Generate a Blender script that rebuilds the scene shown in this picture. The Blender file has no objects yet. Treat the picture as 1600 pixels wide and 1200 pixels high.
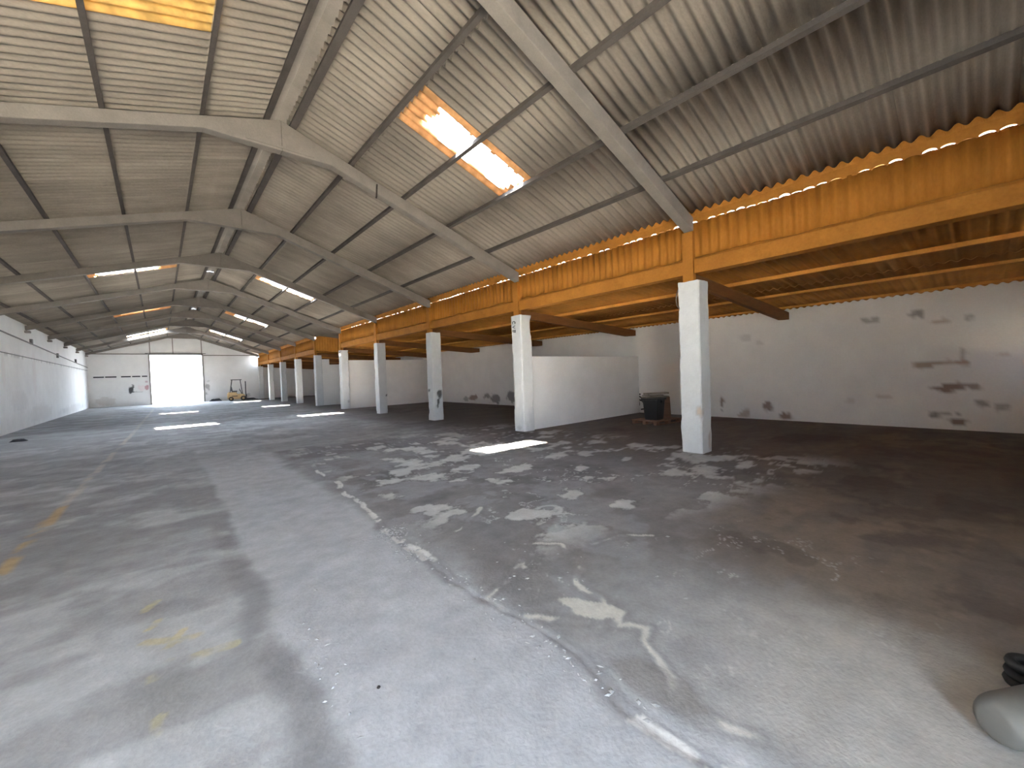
import bpy, math, random
import numpy as np
from mathutils import Matrix, Vector

S = bpy.context.scene
COL = S.collection
random.seed(7)
rng = np.random.default_rng(7)

# ------------------------------------------------------------------ camera
F_PX, YAW, PITCH, ROLL, CAM_H = 636.2, 40.88, -1.44, -2.0, 1.6
def cam_axes():
    y, p, r = map(math.radians, (YAW, PITCH, ROLL))
    fwd = Vector((math.sin(y)*math.cos(p), math.cos(y)*math.cos(p), math.sin(p)))
    right = Vector((math.cos(y), -math.sin(y), 0)); up = right.cross(fwd)
    return fwd, right*math.cos(r)+up*math.sin(r), -right*math.sin(r)+up*math.cos(r)
fwd, rgt, upv = cam_axes()
cd = bpy.data.cameras.new('camera'); cam = bpy.data.objects.new('camera', cd); COL.objects.link(cam)
cd.sensor_fit = 'HORIZONTAL'; cd.sensor_width = 36; cd.lens = F_PX/1600*36; cd.clip_start = .02; cd.clip_end = 500
m = Matrix((rgt, upv, -fwd)).transposed().to_4x4(); m.translation = (0, 0, CAM_H)
cam.matrix_world = m
S.camera = cam

# ------------------------------------------------------------------ sky, sun, exposure
W = bpy.data.worlds.new('sky'); S.world = W; W.use_nodes = True
bg = W.node_tree.nodes['Background']
bg.inputs[0].default_value = (.70, .83, 1.0, 1); bg.inputs[1].default_value = 1.2
sd = bpy.data.lights.new('sun', 'SUN'); sd.energy = 16.0; sd.angle = math.radians(1.2); sd.color = (1, .95, .86)
sun = bpy.data.objects.new('sun', sd); COL.objects.link(sun)
sun.rotation_euler = Vector((.245, .165, -1)).to_track_quat('-Z', 'Y').to_euler()
sun.location = (-8, -5, 30)
S.view_settings.view_transform = 'Standard'; S.view_settings.look = 'None'
S.view_settings.gamma = 1; S.view_settings.use_curve_mapping = False
S.view_settings.exposure = 4.72
S.cycles.max_bounces = 10; S.cycles.diffuse_bounces = 7; S.cycles.transparent_max_bounces = 8
S.cycles.sample_clamp_indirect = 6

# ------------------------------------------------------------------ dimensions (metres; Y runs down the hall)
XA, ZA, SR, SL = 1.867, 6.337, .345, .301          # ridge line of the rafters and the two slopes
XL, XC, XR = -4.383, 7.485, 13.40                  # left wall, nave face of the columns, right wall
Y0, D, NF = 3.567, 4.827, 10                       # frame centres at Y0 + k*D
YN, YF = -1.75, 47.55                              # near and far wall
COLH = 3.2
SHW, PITCHC = D/5, D/30                            # sheet width, corrugation pitch
def fy(k): return Y0+k*D
def zr(x): return ZA-SR*(x-XA)
def zl(x): return ZA-SL*(XA-x)
def zlean(x): return 3.47-.057*(x-7.6)             # lean-to sheet plane

# ------------------------------------------------------------------ helpers
def link(o, parent=None):
    COL.objects.link(o)
    if parent: o.parent = parent
    return o
def tag(o, label=None, cat=None, group=None, kind=None):
    if label: o['label'] = label
    if cat: o['category'] = cat
    if group: o['group'] = group
    if kind: o['kind'] = kind
    return o
def empty(name, loc=(0, 0, 0), rz=0):
    o = bpy.data.objects.new(name, None); o.location = loc; o.rotation_euler = (0, 0, rz); o.empty_display_size = .2
    return link(o)

class MB:
    def __init__(s): s.v = []; s.f = []
    def add(s, vs, fs):
        n = len(s.v); s.v += [tuple(v) for v in vs]; s.f += [tuple(i+n for i in f) for f in fs]; return s
    def box(s, x0, x1, y0, y1, z0, z1):
        return s.add([(x0,y0,z0),(x1,y0,z0),(x1,y1,z0),(x0,y1,z0),(x0,y0,z1),(x1,y0,z1),(x1,y1,z1),(x0,y1,z1)],
                     [(0,3,2,1),(4,5,6,7),(0,1,5,4),(1,2,6,5),(2,3,7,6),(3,0,4,7)])
    def prism(s, poly, a0, a1, axis='y'):
        """polygon (u,w) extruded from a0 to a1; axis y: (x,z), x: (y,z), z: (x,y)"""
        def P(u, w, a): return (u, a, w) if axis == 'y' else ((a, u, w) if axis == 'x' else (u, w, a))
        n = len(poly)
        vs = [P(u, w, a0) for u, w in poly]+[P(u, w, a1) for u, w in poly]
        fs = [tuple(range(n)), tuple(range(2*n-1, n-1, -1))]
        fs += [((i+1) % n, i, i+n, (i+1) % n+n) for i in range(n)]
        return s.add(vs, fs)
    def bar(s, a, b, w, h=None):
        h = h or w; a = Vector(a); b = Vector(b); d = (b-a).normalized()
        r = Vector((0, 0, 1)) if abs(d.z) < .95 else Vector((0, 1, 0))
        u = d.cross(r).normalized()*w/2; v = u.cross(d).normalized()*h/2
        vs = [a-u-v, a+u-v, a+u+v, a-u+v, b-u-v, b+u-v, b+u+v, b-u+v]
        return s.add(vs, [(0,3,2,1),(4,5,6,7),(0,1,5,4),(1,2,6,5),(2,3,7,6),(3,0,4,7)])
    def tube(s, pts, r, n=8, cap=True):
        pts = [Vector(p) for p in pts]; rs = r if isinstance(r, (list, tuple)) else [r]*len(pts)
        base = len(s.v); pu = None
        for i, p in enumerate(pts):
            d = (pts[min(i+1, len(pts)-1)]-pts[max(i-1, 0)]).normalized()
            if pu is None:
                ref = Vector((0, 0, 1)) if abs(d.z) < .9 else Vector((1, 0, 0)); u = d.cross(ref).normalized()
            else: u = (pu-d*pu.dot(d)).normalized()
            pu = u; v = d.cross(u)
            for j in range(n):
                a = 2*math.pi*j/n; s.v.append(tuple(p+(u*math.cos(a)+v*math.sin(a))*rs[i]))
        for i in range(len(pts)-1):
            for j in range(n):
                a, b = base+i*n+j, base+i*n+(j+1) % n
                s.f.append((a, b, b+n, a+n))
        if cap:
            s.f.append(tuple(base+j for j in range(n-1, -1, -1)))
            e = base+(len(pts)-1)*n; s.f.append(tuple(e+j for j in range(n)))
        return s
    def lathe(s, prof, n=16, c=(0, 0, 0)):
        base = len(s.v)
        for r, z in prof:
            for j in range(n):
                a = 2*math.pi*j/n; s.v.append((c[0]+r*math.cos(a), c[1]+r*math.sin(a), c[2]+z))
        for i in range(len(prof)-1):
            for j in range(n):
                a, b = base+i*n+j, base+i*n+(j+1) % n; s.f.append((a, b, b+n, a+n))
        s.f.append(tuple(base+j for j in range(n-1, -1, -1)))
        e = base+(len(prof)-1)*n; s.f.append(tuple(e+j for j in range(n)))
        return s
    def mesh(s, name, mat, smooth=False):
        me = bpy.data.meshes.new(name); me.from_pydata(s.v, [], s.f); me.validate(); me.update()
        if mat: me.materials.append(mat)
        if smooth: me.polygons.foreach_set('use_smooth', [True]*len(me.polygons))
        return me
    def build(s, name, mat, parent=None, smooth=False, loc=None, bevel=0):
        o = bpy.data.objects.new(name, s.mesh(name, mat, smooth))
        if loc: o.location = loc
        if bevel:
            b = o.modifiers.new('bevel', 'BEVEL'); b.width = bevel; b.segments = 2; b.limit_method = 'ANGLE'
        return link(o, parent)

# value noise in numpy -------------------------------------------------------
_tab = rng.random((256, 256))
def vn(x, y, sd=0):
    x = np.asarray(x, float)+sd*17.3; y = np.asarray(y, float)+sd*31.7
    xi = np.floor(x).astype(int); yi = np.floor(y).astype(int); a = x-xi; b = y-yi
    a = a*a*(3-2*a); b = b*b*(3-2*b)
    g = lambda i, j: _tab[i % 256, j % 256]
    return (g(xi, yi)*(1-a)+g(xi+1, yi)*a)*(1-b)+(g(xi, yi+1)*(1-a)+g(xi+1, yi+1)*a)*b
def fbm(x, y, sd=0, o=5):
    t = 0; w = .5; n = 0
    for i in range(o):
        t = t+w*vn(x*2**i, y*2**i, sd+i*3); n += w; w *= .55
    return t/n
def sstep(a, b, x):
    t = np.clip((x-a)/(b-a), 0, 1); return t*t*(3-2*t)
def seg_dist(x, y, a, b):
    ax, ay = a; bx, by = b; dx, dy = bx-ax, by-ay
    t = np.clip(((x-ax)*dx+(y-ay)*dy)/(dx*dx+dy*dy+1e-9), 0, 1)
    return np.hypot(x-ax-t*dx, y-ay-t*dy)
def line_dist(x, y, pts):
    d = seg_dist(x, y, pts[0], pts[1])
    for i in range(1, len(pts)-1): d = np.minimum(d, seg_dist(x, y, pts[i], pts[i+1]))
    return d

# ------------------------------------------------------------------ materials
def mat(name, col, rough=.8, var=.15, scale=4, bump=.15, fine=40, attr=None, rnd=0, spec=.3, col2=None, stretch=(1, 1, 1), metal=0, bdist=.01):
    M = bpy.data.materials.new(name); M.use_nodes = True; N = M.node_tree.nodes; L = M.node_tree.links
    B = N['Principled BSDF']; B.inputs['Roughness'].default_value = rough
    B.inputs['Specular IOR Level'].default_value = spec; B.inputs['Metallic'].default_value = metal
    tc = N.new('ShaderNodeTexCoord'); mp = N.new('ShaderNodeMapping'); mp.inputs['Scale'].default_value = stretch
    L.new(tc.outputs['Object'], mp.inputs[0])
    vec = mp.outputs[0]
    if rnd:
        oi = N.new('ShaderNodeObjectInfo')
        ad = N.new('ShaderNodeVectorMath'); ad.operation = 'ADD'
        sc = N.new('ShaderNodeVectorMath'); sc.operation = 'SCALE'; sc.inputs['Scale'].default_value = 20
        cb = N.new('ShaderNodeCombineXYZ'); L.new(oi.outputs['Random'], cb.inputs[0]); L.new(oi.outputs['Random'], cb.inputs[1])
        L.new(cb.outputs[0], sc.inputs[0]); L.new(vec, ad.inputs[0]); L.new(sc.outputs[0], ad.inputs[1]); vec = ad.outputs[0]
    n1 = N.new('ShaderNodeTexNoise'); n1.inputs['Scale'].default_value = scale; n1.inputs['Detail'].default_value = 7; n1.inputs['Roughness'].default_value = .62
    L.new(vec, n1.inputs['Vector'])
    n2 = N.new('ShaderNodeTexNoise'); n2.inputs['Scale'].default_value = fine; n2.inputs['Detail'].default_value = 4
    L.new(vec, n2.inputs['Vector'])
    rp = N.new('ShaderNodeMapRange'); rp.inputs[1].default_value = .3; rp.inputs[2].default_value = .7
    rp.inputs[3].default_value = 1-var; rp.inputs[4].default_value = 1+var
    L.new(n1.outputs[0], rp.inputs[0])
    rf = N.new('ShaderNodeMapRange'); rf.inputs[1].default_value = .25; rf.inputs[2].default_value = .75
    rf.inputs[3].default_value = 1-var*.5; rf.inputs[4].default_value = 1+var*.5
    L.new(n2.outputs[0], rf.inputs[0])
    mu = N.new('ShaderNodeMath'); mu.operation = 'MULTIPLY'; L.new(rp.outputs[0], mu.inputs[0]); L.new(rf.outputs[0], mu.inputs[1])
    fac = mu.outputs[0]
    if rnd:
        rr = N.new('ShaderNodeMapRange'); rr.inputs[3].default_value = 1-rnd; rr.inputs[4].default_value = 1+rnd
        L.new(oi.outputs['Random'], rr.inputs[0])
        m2 = N.new('ShaderNodeMath'); m2.operation = 'MULTIPLY'; L.new(fac, m2.inputs[0]); L.new(rr.outputs[0], m2.inputs[1]); fac = m2.outputs[0]
    if attr == 'Col':
        at = N.new('ShaderNodeAttribute'); at.attribute_name = 'Col'; base = at.outputs['Color']
    else:
        c = N.new('ShaderNodeRGB'); c.outputs[0].default_value = (*col, 1); base = c.outputs[0]
        if col2:
            c2 = N.new('ShaderNodeMix'); c2.data_type = 'RGBA'; c2.inputs[6].default_value = (*col, 1); c2.inputs[7].default_value = (*col2, 1)
            n3 = N.new('ShaderNodeTexNoise'); n3.inputs['Scale'].default_value = scale*.5; n3.inputs['Detail'].default_value = 8; n3.inputs['Roughness'].default_value = .7
            L.new(vec, n3.inputs['Vector'])
            r3 = N.new('ShaderNodeMapRange'); r3.inputs[1].default_value = .5; r3.inputs[2].default_value = .68; L.new(n3.outputs[0], r3.inputs[0]); L.new(r3.outputs[0], c2.inputs[0])
            base = c2.outputs[2]
        if attr == 'Stain':
            at = N.new('ShaderNodeAttribute'); at.attribute_name = 'Stain'
            mx = N.new('ShaderNodeMix'); mx.data_type = 'RGBA'
            L.new(at.outputs['Alpha'], mx.inputs[0]); L.new(base, mx.inputs[6]); L.new(at.outputs['Color'], mx.inputs[7]); base = mx.outputs[2]
    vm = N.new('ShaderNodeVectorMath'); vm.operation = 'SCALE'; L.new(base, vm.inputs[0]); L.new(fac, vm.inputs['Scale'])
    L.new(vm.outputs[0], B.inputs['Base Color'])
    if bump:
        bp = N.new('ShaderNodeBump'); bp.inputs['Strength'].default_value = bump; bp.inputs['Distance'].default_value = bdist
        ad2 = N.new('ShaderNodeMath'); ad2.operation = 'ADD'; L.new(n1.outputs[0], ad2.inputs[0]); L.new(n2.outputs[0], ad2.inputs[1])
        L.new(ad2.outputs[0], bp.inputs['Height']); L.new(bp.outputs[0], B.inputs['Normal'])
    return M

M_floor = mat('stained_concrete', (.3,.3,.3), .82, .14, 5, .35, 38, attr='Col', spec=.25)
M_yard = mat('yard_concrete', (.43,.395,.345), .9, .1, 1)
M_white = mat('white_limewash', (.745,.735,.715), .9, .05, 1.2, .25, 25, attr='Stain', spec=.15)
M_plain = mat('plain_limewash', (.745,.735,.715), .9, .05, 1.2, .25, 25, spec=.15)
M_block = mat('bare_grey_block', (.16,.155,.15), .9, .1, 3, .3)
M_whitecol = mat('white_painted_column', (.60,.61,.61), .8, .05, 3, .3, 30, attr='Stain', spec=.2)
M_sheet = mat('fibre_cement', (.255,.225,.188), .9, .16, 2.2, .2, 60, rnd=.09, spec=.15, stretch=(.35, 1, 1))
M_raft = mat('rafter_concrete', (.215,.195,.17), .9, .12, 3, .25, 50, spec=.15)
M_purl = mat('purlin_concrete', (.09,.08,.072), .9, .15, 3, .2, 50, spec=.15)
M_orange = mat('orange_painted_sheet', (.36,.145,.020), .75, .16, 3, .2, 40, rnd=.06, spec=.2, stretch=(1, 1, .35))
M_orangeb = mat('orange_painted_beam', (.38,.155,.024), .8, .18, 4, .35, 30, spec=.2, col2=(.29,.115,.02))
M_lean = mat('ochre_painted_sheet', (.55,.245,.05), .8, .18, 2, .2, 40, rnd=.07, spec=.15)
M_brown = mat('brown_timber', (.17,.075,.025), .8, .2, 6, .3, 50, spec=.2, stretch=(.3, 2, 2))
M_dark = mat('black_paint', (.02,.02,.022), .8, .2, 8, 0)
M_iron = mat('rusty_iron', (.035,.028,.024), .7, .25, 20, .2)
M_pipe = mat('grey_conduit', (.16,.155,.145), .6, .1, 8, 0)
M_bin = mat('black_plastic', (.012,.012,.014), .45, .1, 6, .1, spec=.5)
M_wood = mat('pallet_wood', (.20,.115,.075), .85, .25, 6, .4, 40, stretch=(.3, 3, 3))
M_scrap = mat('grey_scrap_wood', (.22,.19,.16), .9, .25, 7, .4, 40)
M_grey = mat('pale_grey_plastic', (.14,.135,.12), .6, .06, 4, .1)
M_rubber = mat('black_rubber', (.02,.02,.02), .7, .15, 12, .2)
M_ochre = mat('ochre_machine_paint', (.45,.30,.14), .5, .12, 5, .05, spec=.4)
M_machine = mat('black_machine_steel', (.03,.03,.034), .5, .1, 8, .05, spec=.4)
M_chip = mat('white_chips', (.42,.42,.42), .9, .2, 9, .2)
M_mat = mat('dark_tarpaulin', (.04,.04,.045), .8, .2, 7, .4)
M_red = mat('red_sign_paint', (.55,.25,.26), .6, .1, 8, 0)

def translucent(name, col, tr=.6):
    M = bpy.data.materials.new(name); M.use_nodes = True; N = M.node_tree.nodes; L = M.node_tree.links
    N.remove(N['Principled BSDF']); out = N['Material Output']
    tc = N.new('ShaderNodeTexCoord'); n = N.new('ShaderNodeTexNoise'); n.inputs['Scale'].default_value = 6; n.inputs['Detail'].default_value = 6
    L.new(tc.outputs['Object'], n.inputs['Vector'])
    mr = N.new('ShaderNodeMapRange'); mr.inputs[1].default_value = .3; mr.inputs[2].default_value = .7; mr.inputs[3].default_value = .65; mr.inputs[4].default_value = 1.2
    L.new(n.outputs[0], mr.inputs[0])
    vm = N.new('ShaderNodeVectorMath'); vm.operation = 'SCALE'; vm.inputs[0].default_value = col; L.new(mr.outputs[0], vm.inputs['Scale'])
    d = N.new('ShaderNodeBsdfDiffuse'); t = N.new('ShaderNodeBsdfTranslucent'); mx = N.new('ShaderNodeMixShader'); mx.inputs[0].default_value = tr
    L.new(vm.outputs[0], d.inputs[0]); L.new(vm.outputs[0], t.inputs[0]); L.new(d.outputs[0], mx.inputs[1]); L.new(t.outputs[0], mx.inputs[2]); L.new(mx.outputs[0], out.inputs[0])
    return M
M_fibre = translucent('amber_fibreglass', (.56,.32,.15), .06)
M_fibre2 = translucent('yellow_fibreglass', (.60,.40,.14), .065)
def glow(name, col, s):
    M = bpy.data.materials.new(name); M.use_nodes = True; B = M.node_tree.nodes['Principled BSDF']
    B.inputs['Emission Color'].default_value = (*col, 1); B.inputs['Emission Strength'].default_value = s; B.inputs['Base Color'].default_value = (.8,.8,.8,1); return M
M_bulb = glow('lit_bulb', (1,.97,.9), .12)

# ------------------------------------------------------------------ floor
def axis(lo, hi, f0, f1, fine, g, mx):
    a = list(np.arange(f0, f1, fine)); s = fine; x = a[-1]
    while x < hi: s = min(s*g, mx); x += s; a.append(min(x, hi))
    s = fine; x = a[0]; b = []
    while x > lo: s = min(s*g, mx); x -= s; b.append(max(x, lo))
    return np.array(b[::-1]+a)
gx = axis(XL-.2, XR+.2, .1, 4.3, .016, 1.03, .15); gy = axis(YN, YF+.1, .2, 4.8, .016, 1.022, .3)
X, Y = np.meshgrid(gx, gy, indexing='ij')
wx = X+.12*(fbm(X*1.6, Y*1.6, 2)-.5)*2; wy = Y+.12*(fbm(X*1.6, Y*1.6, 9)-.5)*2
n1 = fbm(X*.55, Y*.55, 1); n2 = fbm(X*2.2, Y*2.2, 4); n3 = fbm(X*.9, Y*2.1, 6); n4 = fbm(X*5, Y*5, 5)
C = np.zeros(X.shape+(3,))
def setc(mask, rgb):
    global C
    C = C*(1-mask[..., None])+np.array(rgb)*mask[..., None]
C[:] = (.235,.232,.232)
# left bay of the nave: mid grey with pale washed patches
setc(sstep(.46, .62, n3)*.75, (.33,.335,.335))
setc(sstep(.56, .40, n2)*sstep(.62, .42, n1)*.6, (.16,.155,.155))
# pale smooth slab strip down the middle
strip = sstep(.50, .60, wx-.02*n4)*sstep(1.85, 1.66, wx)*sstep(14, 7, Y)
setc(strip*.85, (.33,.335,.345)); setc(strip*sstep(.52, .68, n2)*.35, (.27,.27,.275))
# dirty dark edge beside the strip
setc(sstep(.16, .02, np.abs(wx-.44))*sstep(.42, .6, n2+.1)*sstep(7.5, 5, Y)*.7, (.15,.145,.15))
# worn, dark area over to the columns
dk = sstep(1.70, 2.1, wx+.25*(n2-.5))*sstep(13, 6.5, Y+.5*X-2)
setc(dk*.88, (.155,.147,.145))
setc(dk*sstep(.45, .33, n1)*.6, (.085,.078,.078))
setc(dk*sstep(.50, .60, n2)*sstep(6, 2.5, X)*.5, (.25,.25,.26))
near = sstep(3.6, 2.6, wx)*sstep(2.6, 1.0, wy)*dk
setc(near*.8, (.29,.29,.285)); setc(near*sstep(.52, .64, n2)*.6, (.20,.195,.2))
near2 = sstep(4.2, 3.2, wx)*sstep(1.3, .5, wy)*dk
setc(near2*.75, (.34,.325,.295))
# brown oily dirt of the aisle; the last zone also paints shade
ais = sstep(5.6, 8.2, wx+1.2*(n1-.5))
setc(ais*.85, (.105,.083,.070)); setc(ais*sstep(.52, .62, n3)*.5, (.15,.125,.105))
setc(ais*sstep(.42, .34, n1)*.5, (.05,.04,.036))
rb = sstep(4.2, 5.2, wx)*sstep(2.3, .9, wy)*sstep(9, 6.5, wx)
setc(rb*sstep(.46, .58, n3)*.7, (.22,.17,.125))
bz = sstep(3.1, 3.9, wx+.8*(n1-.5)+.35*(n2-.5))*sstep(2.6, 1.2, wy)  # shade right of the doorway light, painted in together with brown dirt
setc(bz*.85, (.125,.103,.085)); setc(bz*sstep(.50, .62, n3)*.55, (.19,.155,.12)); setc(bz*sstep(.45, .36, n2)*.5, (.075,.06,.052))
# pale lime crusts in streaks
cr = fbm(X*2.1+.3*Y, Y*2.6-.4*X, 12, 7); cb = fbm(X*.8, Y*.8, 15, 3)
area = sstep(1.85, 2.5, wx)*sstep(8.8, 7.4, wx)*sstep(2.2, 3.2, wy+.25*(wx-3)*sstep(3, 4, wx))*sstep(11.5, 9, wy)
lim = .575-.10*(cb-.5)*2
setc(area*sstep(lim, lim+.025, cr)*.8, (.34,.335,.32))
setc(area*sstep(lim+.03, lim+.06, cr)*.7, (.42,.415,.40))
setc(area*sstep(lim-.03, lim-.008, cr)*sstep(lim+.004, lim-.008, cr)*.5, (.09,.085,.083))
cr2 = np.abs(fbm(X*1.5, Y*1.5, 22, 6)-.5)
setc(area*sstep(.010, .003, cr2)*sstep(.46, .54, cb)*.7, (.42,.42,.41))
cr3 = np.abs(fbm(X*2.3, Y*2.3, 27, 6)-.52)
setc(sstep(1.8, 2.3, wx)*sstep(5.2, 3.6, wx)*sstep(3.2, 2.2, wy)*sstep(.007, .002, cr3)*sstep(.5, .58, fbm(X*1.1, Y*1.1, 29, 3))*.6, (.40,.39,.37))
setc(sstep(.6, .2, np.hypot(wx-2.9, (wy-2.95)*1.5))*sstep(.45, .6, n2)*.5, (.36,.39,.39))
rg = np.abs(np.hypot((wx-3.35), (wy-3.35))-.15-.1*(n4-.5))
setc(sstep(.05, .02, rg)*sstep(.4, .55, n2)*.8, (.40,.40,.39))
# joint with crumbled white edge, cracks, broken screed
joint = [(2.05,8.5),(1.98,6.33),(1.89,5.31),(1.75,3.61),(1.68,2.81),(1.68,2.3),(1.74,1.81),(1.69,1.49),(1.62,1.18),(1.6,1.0),(1.6,.2)]
jd = line_dist(wx, wy, joint)
setc(sstep(.09, .03, jd)*sstep(.40, .50, n2)*.6, (.17,.165,.165))
setc(sstep(.030, .012, np.abs(jd-.02))*sstep(.50, .58, n4)*.9, (.47,.46,.44))
for pts, w in (([(2.55,2.15),(2.33,2.0),(2.2,1.6),(2.1,1.57),(2.22,1.41),(2.08,1.33),(1.91,1.08),(1.82,.99),(1.85,.7)], .022),
               ([(1.72,2.3),(2.05,2.35),(2.3,2.6)], .02), ([(2.0,1.76),(1.85,1.9),(1.74,2.0)], .02),
               ([(2.45,2.9),(2.75,2.55),(2.62,2.3)], .02), ([(1.9,3.5),(2.4,3.6),(2.9,3.95)], .02),
               ([(3.0,2.4),(3.35,2.3),(3.5,2.05)], .02)):
    d = line_dist(wx+.10*(fbm(X*5, Y*5, 43, 4)-.5), wy+.10*(fbm(X*5, Y*5, 47, 4)-.5), pts); bk = fbm(X*4, Y*4, 53, 4)
    setc(sstep(w*1.3, w*.4, d-w*1.5*(bk-.5))*sstep(.40, .52, bk)*.85, (.46,.44,.40))
    setc(sstep(w*5, w*2, d)*sstep(w*1.2, w*2, d)*.35, (.14,.135,.13))
poly = [(2.16,1.96),(2.30,1.93),(2.24,1.78),(2.17,1.60),(2.06,1.60),(2.02,1.76)]
pc = np.array(poly).mean(0)
px_ = wx+.16*(fbm(X*4, Y*4, 63, 5)-.5); py_ = wy+.16*(fbm(X*4, Y*4, 67, 5)-.5)
blob = np.hypot((px_-pc[0]+.35*(py_-pc[1]))/.085, (py_-pc[1])/.22)
setc(sstep(1.06, .94, blob)*.9, (.43,.415,.37))
setc(sstep(1, .6, np.hypot((wx-1.85)/.16, (wy-1.12)/.3))*.6, (.17,.155,.145))
# faded lane paint
def paint(pts, w, rgb, amt, wear, sd):
    d = line_dist(X+.02*(n4-.5), Y, pts)
    wn = fbm(X*3, Y*3, sd, 4)
    setc(sstep(w, w*.75, d)*sstep(wear-.05, wear+.08, wn)*amt, rgb)
paint([(-1.16,5.0),(-1.06,8.29)], .065, (.36,.25,.12), .8, .46, 31)
paint([(-1.06,8.29),(-.78,18.5),(-.37,37.3)], .06, (.40,.36,.30), .55, .42, 32)
for a, b, w in (((-.13,3.43),(-.03,3.36),.03), ((-.02,3.27),(.05,3.43),.022), ((.05,3.30),(.22,3.26),.035), ((.06,3.05),(.28,3.02),.035),
                ((-.09,2.98),(-.03,3.09),.035), ((-.15,3.92),(-.09,4.03),.025), ((-.12,3.60),(-.07,3.69),.02), ((-.10,2.41),(-.07,2.61),.022)):
    paint([a, b], w*1.35, (.36,.315,.185), .8, .42, 33)
setc(sstep(.30, .05, np.hypot((X+.0), (Y-2.85)/2))*sstep(.42, .55, n2)*.45, (.15,.145,.14))
C *= (.94+.12*n4)[..., None]*(1+.33*sstep(6.5, 5, X)*(1+1.0*sstep(6, 10, Y)*sstep(24, 14, Y)-.8*sstep(16, 26, Y)))[..., None]  # light level along the nave worked into the colour: paler middle, darker far
nx, ny = X.shape
zz = -.006*sstep(.03, .005, jd)+.004*area*sstep(.56, .62, cr)
vs = np.stack([X, Y, zz], -1).reshape(-1, 3)
ii = (np.arange(nx-1)[:, None]*ny+np.arange(ny-1)[None]).ravel()
fs = np.stack([ii, ii+ny, ii+ny+1, ii+1], -1)
def grid_mesh(name, vs, fs, m, attr, cols):
    me = bpy.data.meshes.new(name); me.vertices.add(len(vs)); me.vertices.foreach_set('co', vs.astype(np.float32).ravel())
    me.loops.add(fs.size); me.loops.foreach_set('vertex_index', fs.astype(np.int32).ravel())
    me.polygons.add(len(fs)); me.polygons.foreach_set('loop_start', np.arange(0, fs.size, 4, dtype=np.int32))
    me.update(calc_edges=True)
    a = me.attributes.new(attr, 'FLOAT_COLOR', 'POINT'); a.data.foreach_set('color', cols.astype(np.float32).ravel())
    me.polygons.foreach_set('use_smooth', [True]*len(fs)); me.materials.append(m); me.validate(); return me
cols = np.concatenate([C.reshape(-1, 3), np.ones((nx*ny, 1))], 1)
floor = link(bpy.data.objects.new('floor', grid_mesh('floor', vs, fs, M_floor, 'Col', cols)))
tag(floor, 'worn grey concrete warehouse floor with lime crusts and faded paint', kind='structure')
M_asph = mat('dark_asphalt', (.06,.06,.062), .9, .15, 2)
tag(MB().box(-60, 70, 15, 110, -.3, -.03).build('ground', M_asph), 'dark asphalt yard outside the far doorway', kind='structure')
yard = MB().box(-60, 70, -60, 15, -.3, -.03).build('ground', M_yard)
tag(yard, 'pale sunlit concrete yard behind the camera', kind='structure')

# ------------------------------------------------------------------ walls
def wall_x(name, x0, x1, ya, yb, z0, z1, face, stains, label, res=.07, coarse_from=24):
    """wall of thickness x0..x1; the visible face at x = face is a fine grid that carries the stains"""
    gy = np.concatenate([np.arange(ya, min(coarse_from, yb), res), np.arange(min(coarse_from, yb), yb, .5), [yb]]) if coarse_from > ya else np.append(np.arange(ya, yb, .5), yb)
    gz = np.linspace(z0, z1, max(int((z1-z0)/res), 2))
    A, B = np.meshgrid(gy, gz, indexing='ij'); st = stain_cols(A, B, stains)
    Xf = np.full(A.shape, face)+.008*(fbm(A*.8, B*.8, 41)-.5)*(1 if x1 == face else -1)*-1
    vs = np.stack([Xf, A, B], -1).reshape(-1, 3); na, nb = A.shape
    ii = (np.arange(na-1)[:, None]*nb+np.arange(nb-1)[None]).ravel()
    fs = np.stack([ii, ii+nb, ii+nb+1, ii+1], -1)
    o = link(bpy.data.objects.new(name, grid_mesh(name, vs, fs, M_white, 'Stain', st.reshape(-1, 4))))
    tag(o, label, kind='structure')
    b0, b1 = (x0, x1-.01) if x1 == face else (x0+.01, x1)
    MB().box(b0, b1, ya, yb, z0, z1).build('wall_core', M_plain, o)
    return o
def stain_cols(A, B, stains):
    R = np.zeros(A.shape+(4,)); R[..., :3] = .3
    wa = A+.16*(fbm(A*3, B*3, 51)-.5)*2; wb = B+.13*(fbm(A*3, B*3, 57)-.5)*2; nn = fbm(A*7, B*7, 61)
    for (a, b, ra, rb_, rgb, amt) in stains:
        d = np.hypot((wa-a)/ra, (wb-b)/rb_); mk = sstep(1.1, .8, d+.9*(nn-.5))*amt
        keep = mk > R[..., 3]
        R[keep, :3] = rgb; R[..., 3] = np.maximum(R[..., 3], mk)
    return R
BR, GY, TN, PK = (.20,.125,.095), (.20,.19,.185), (.36,.27,.20), (.42,.28,.22)
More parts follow.
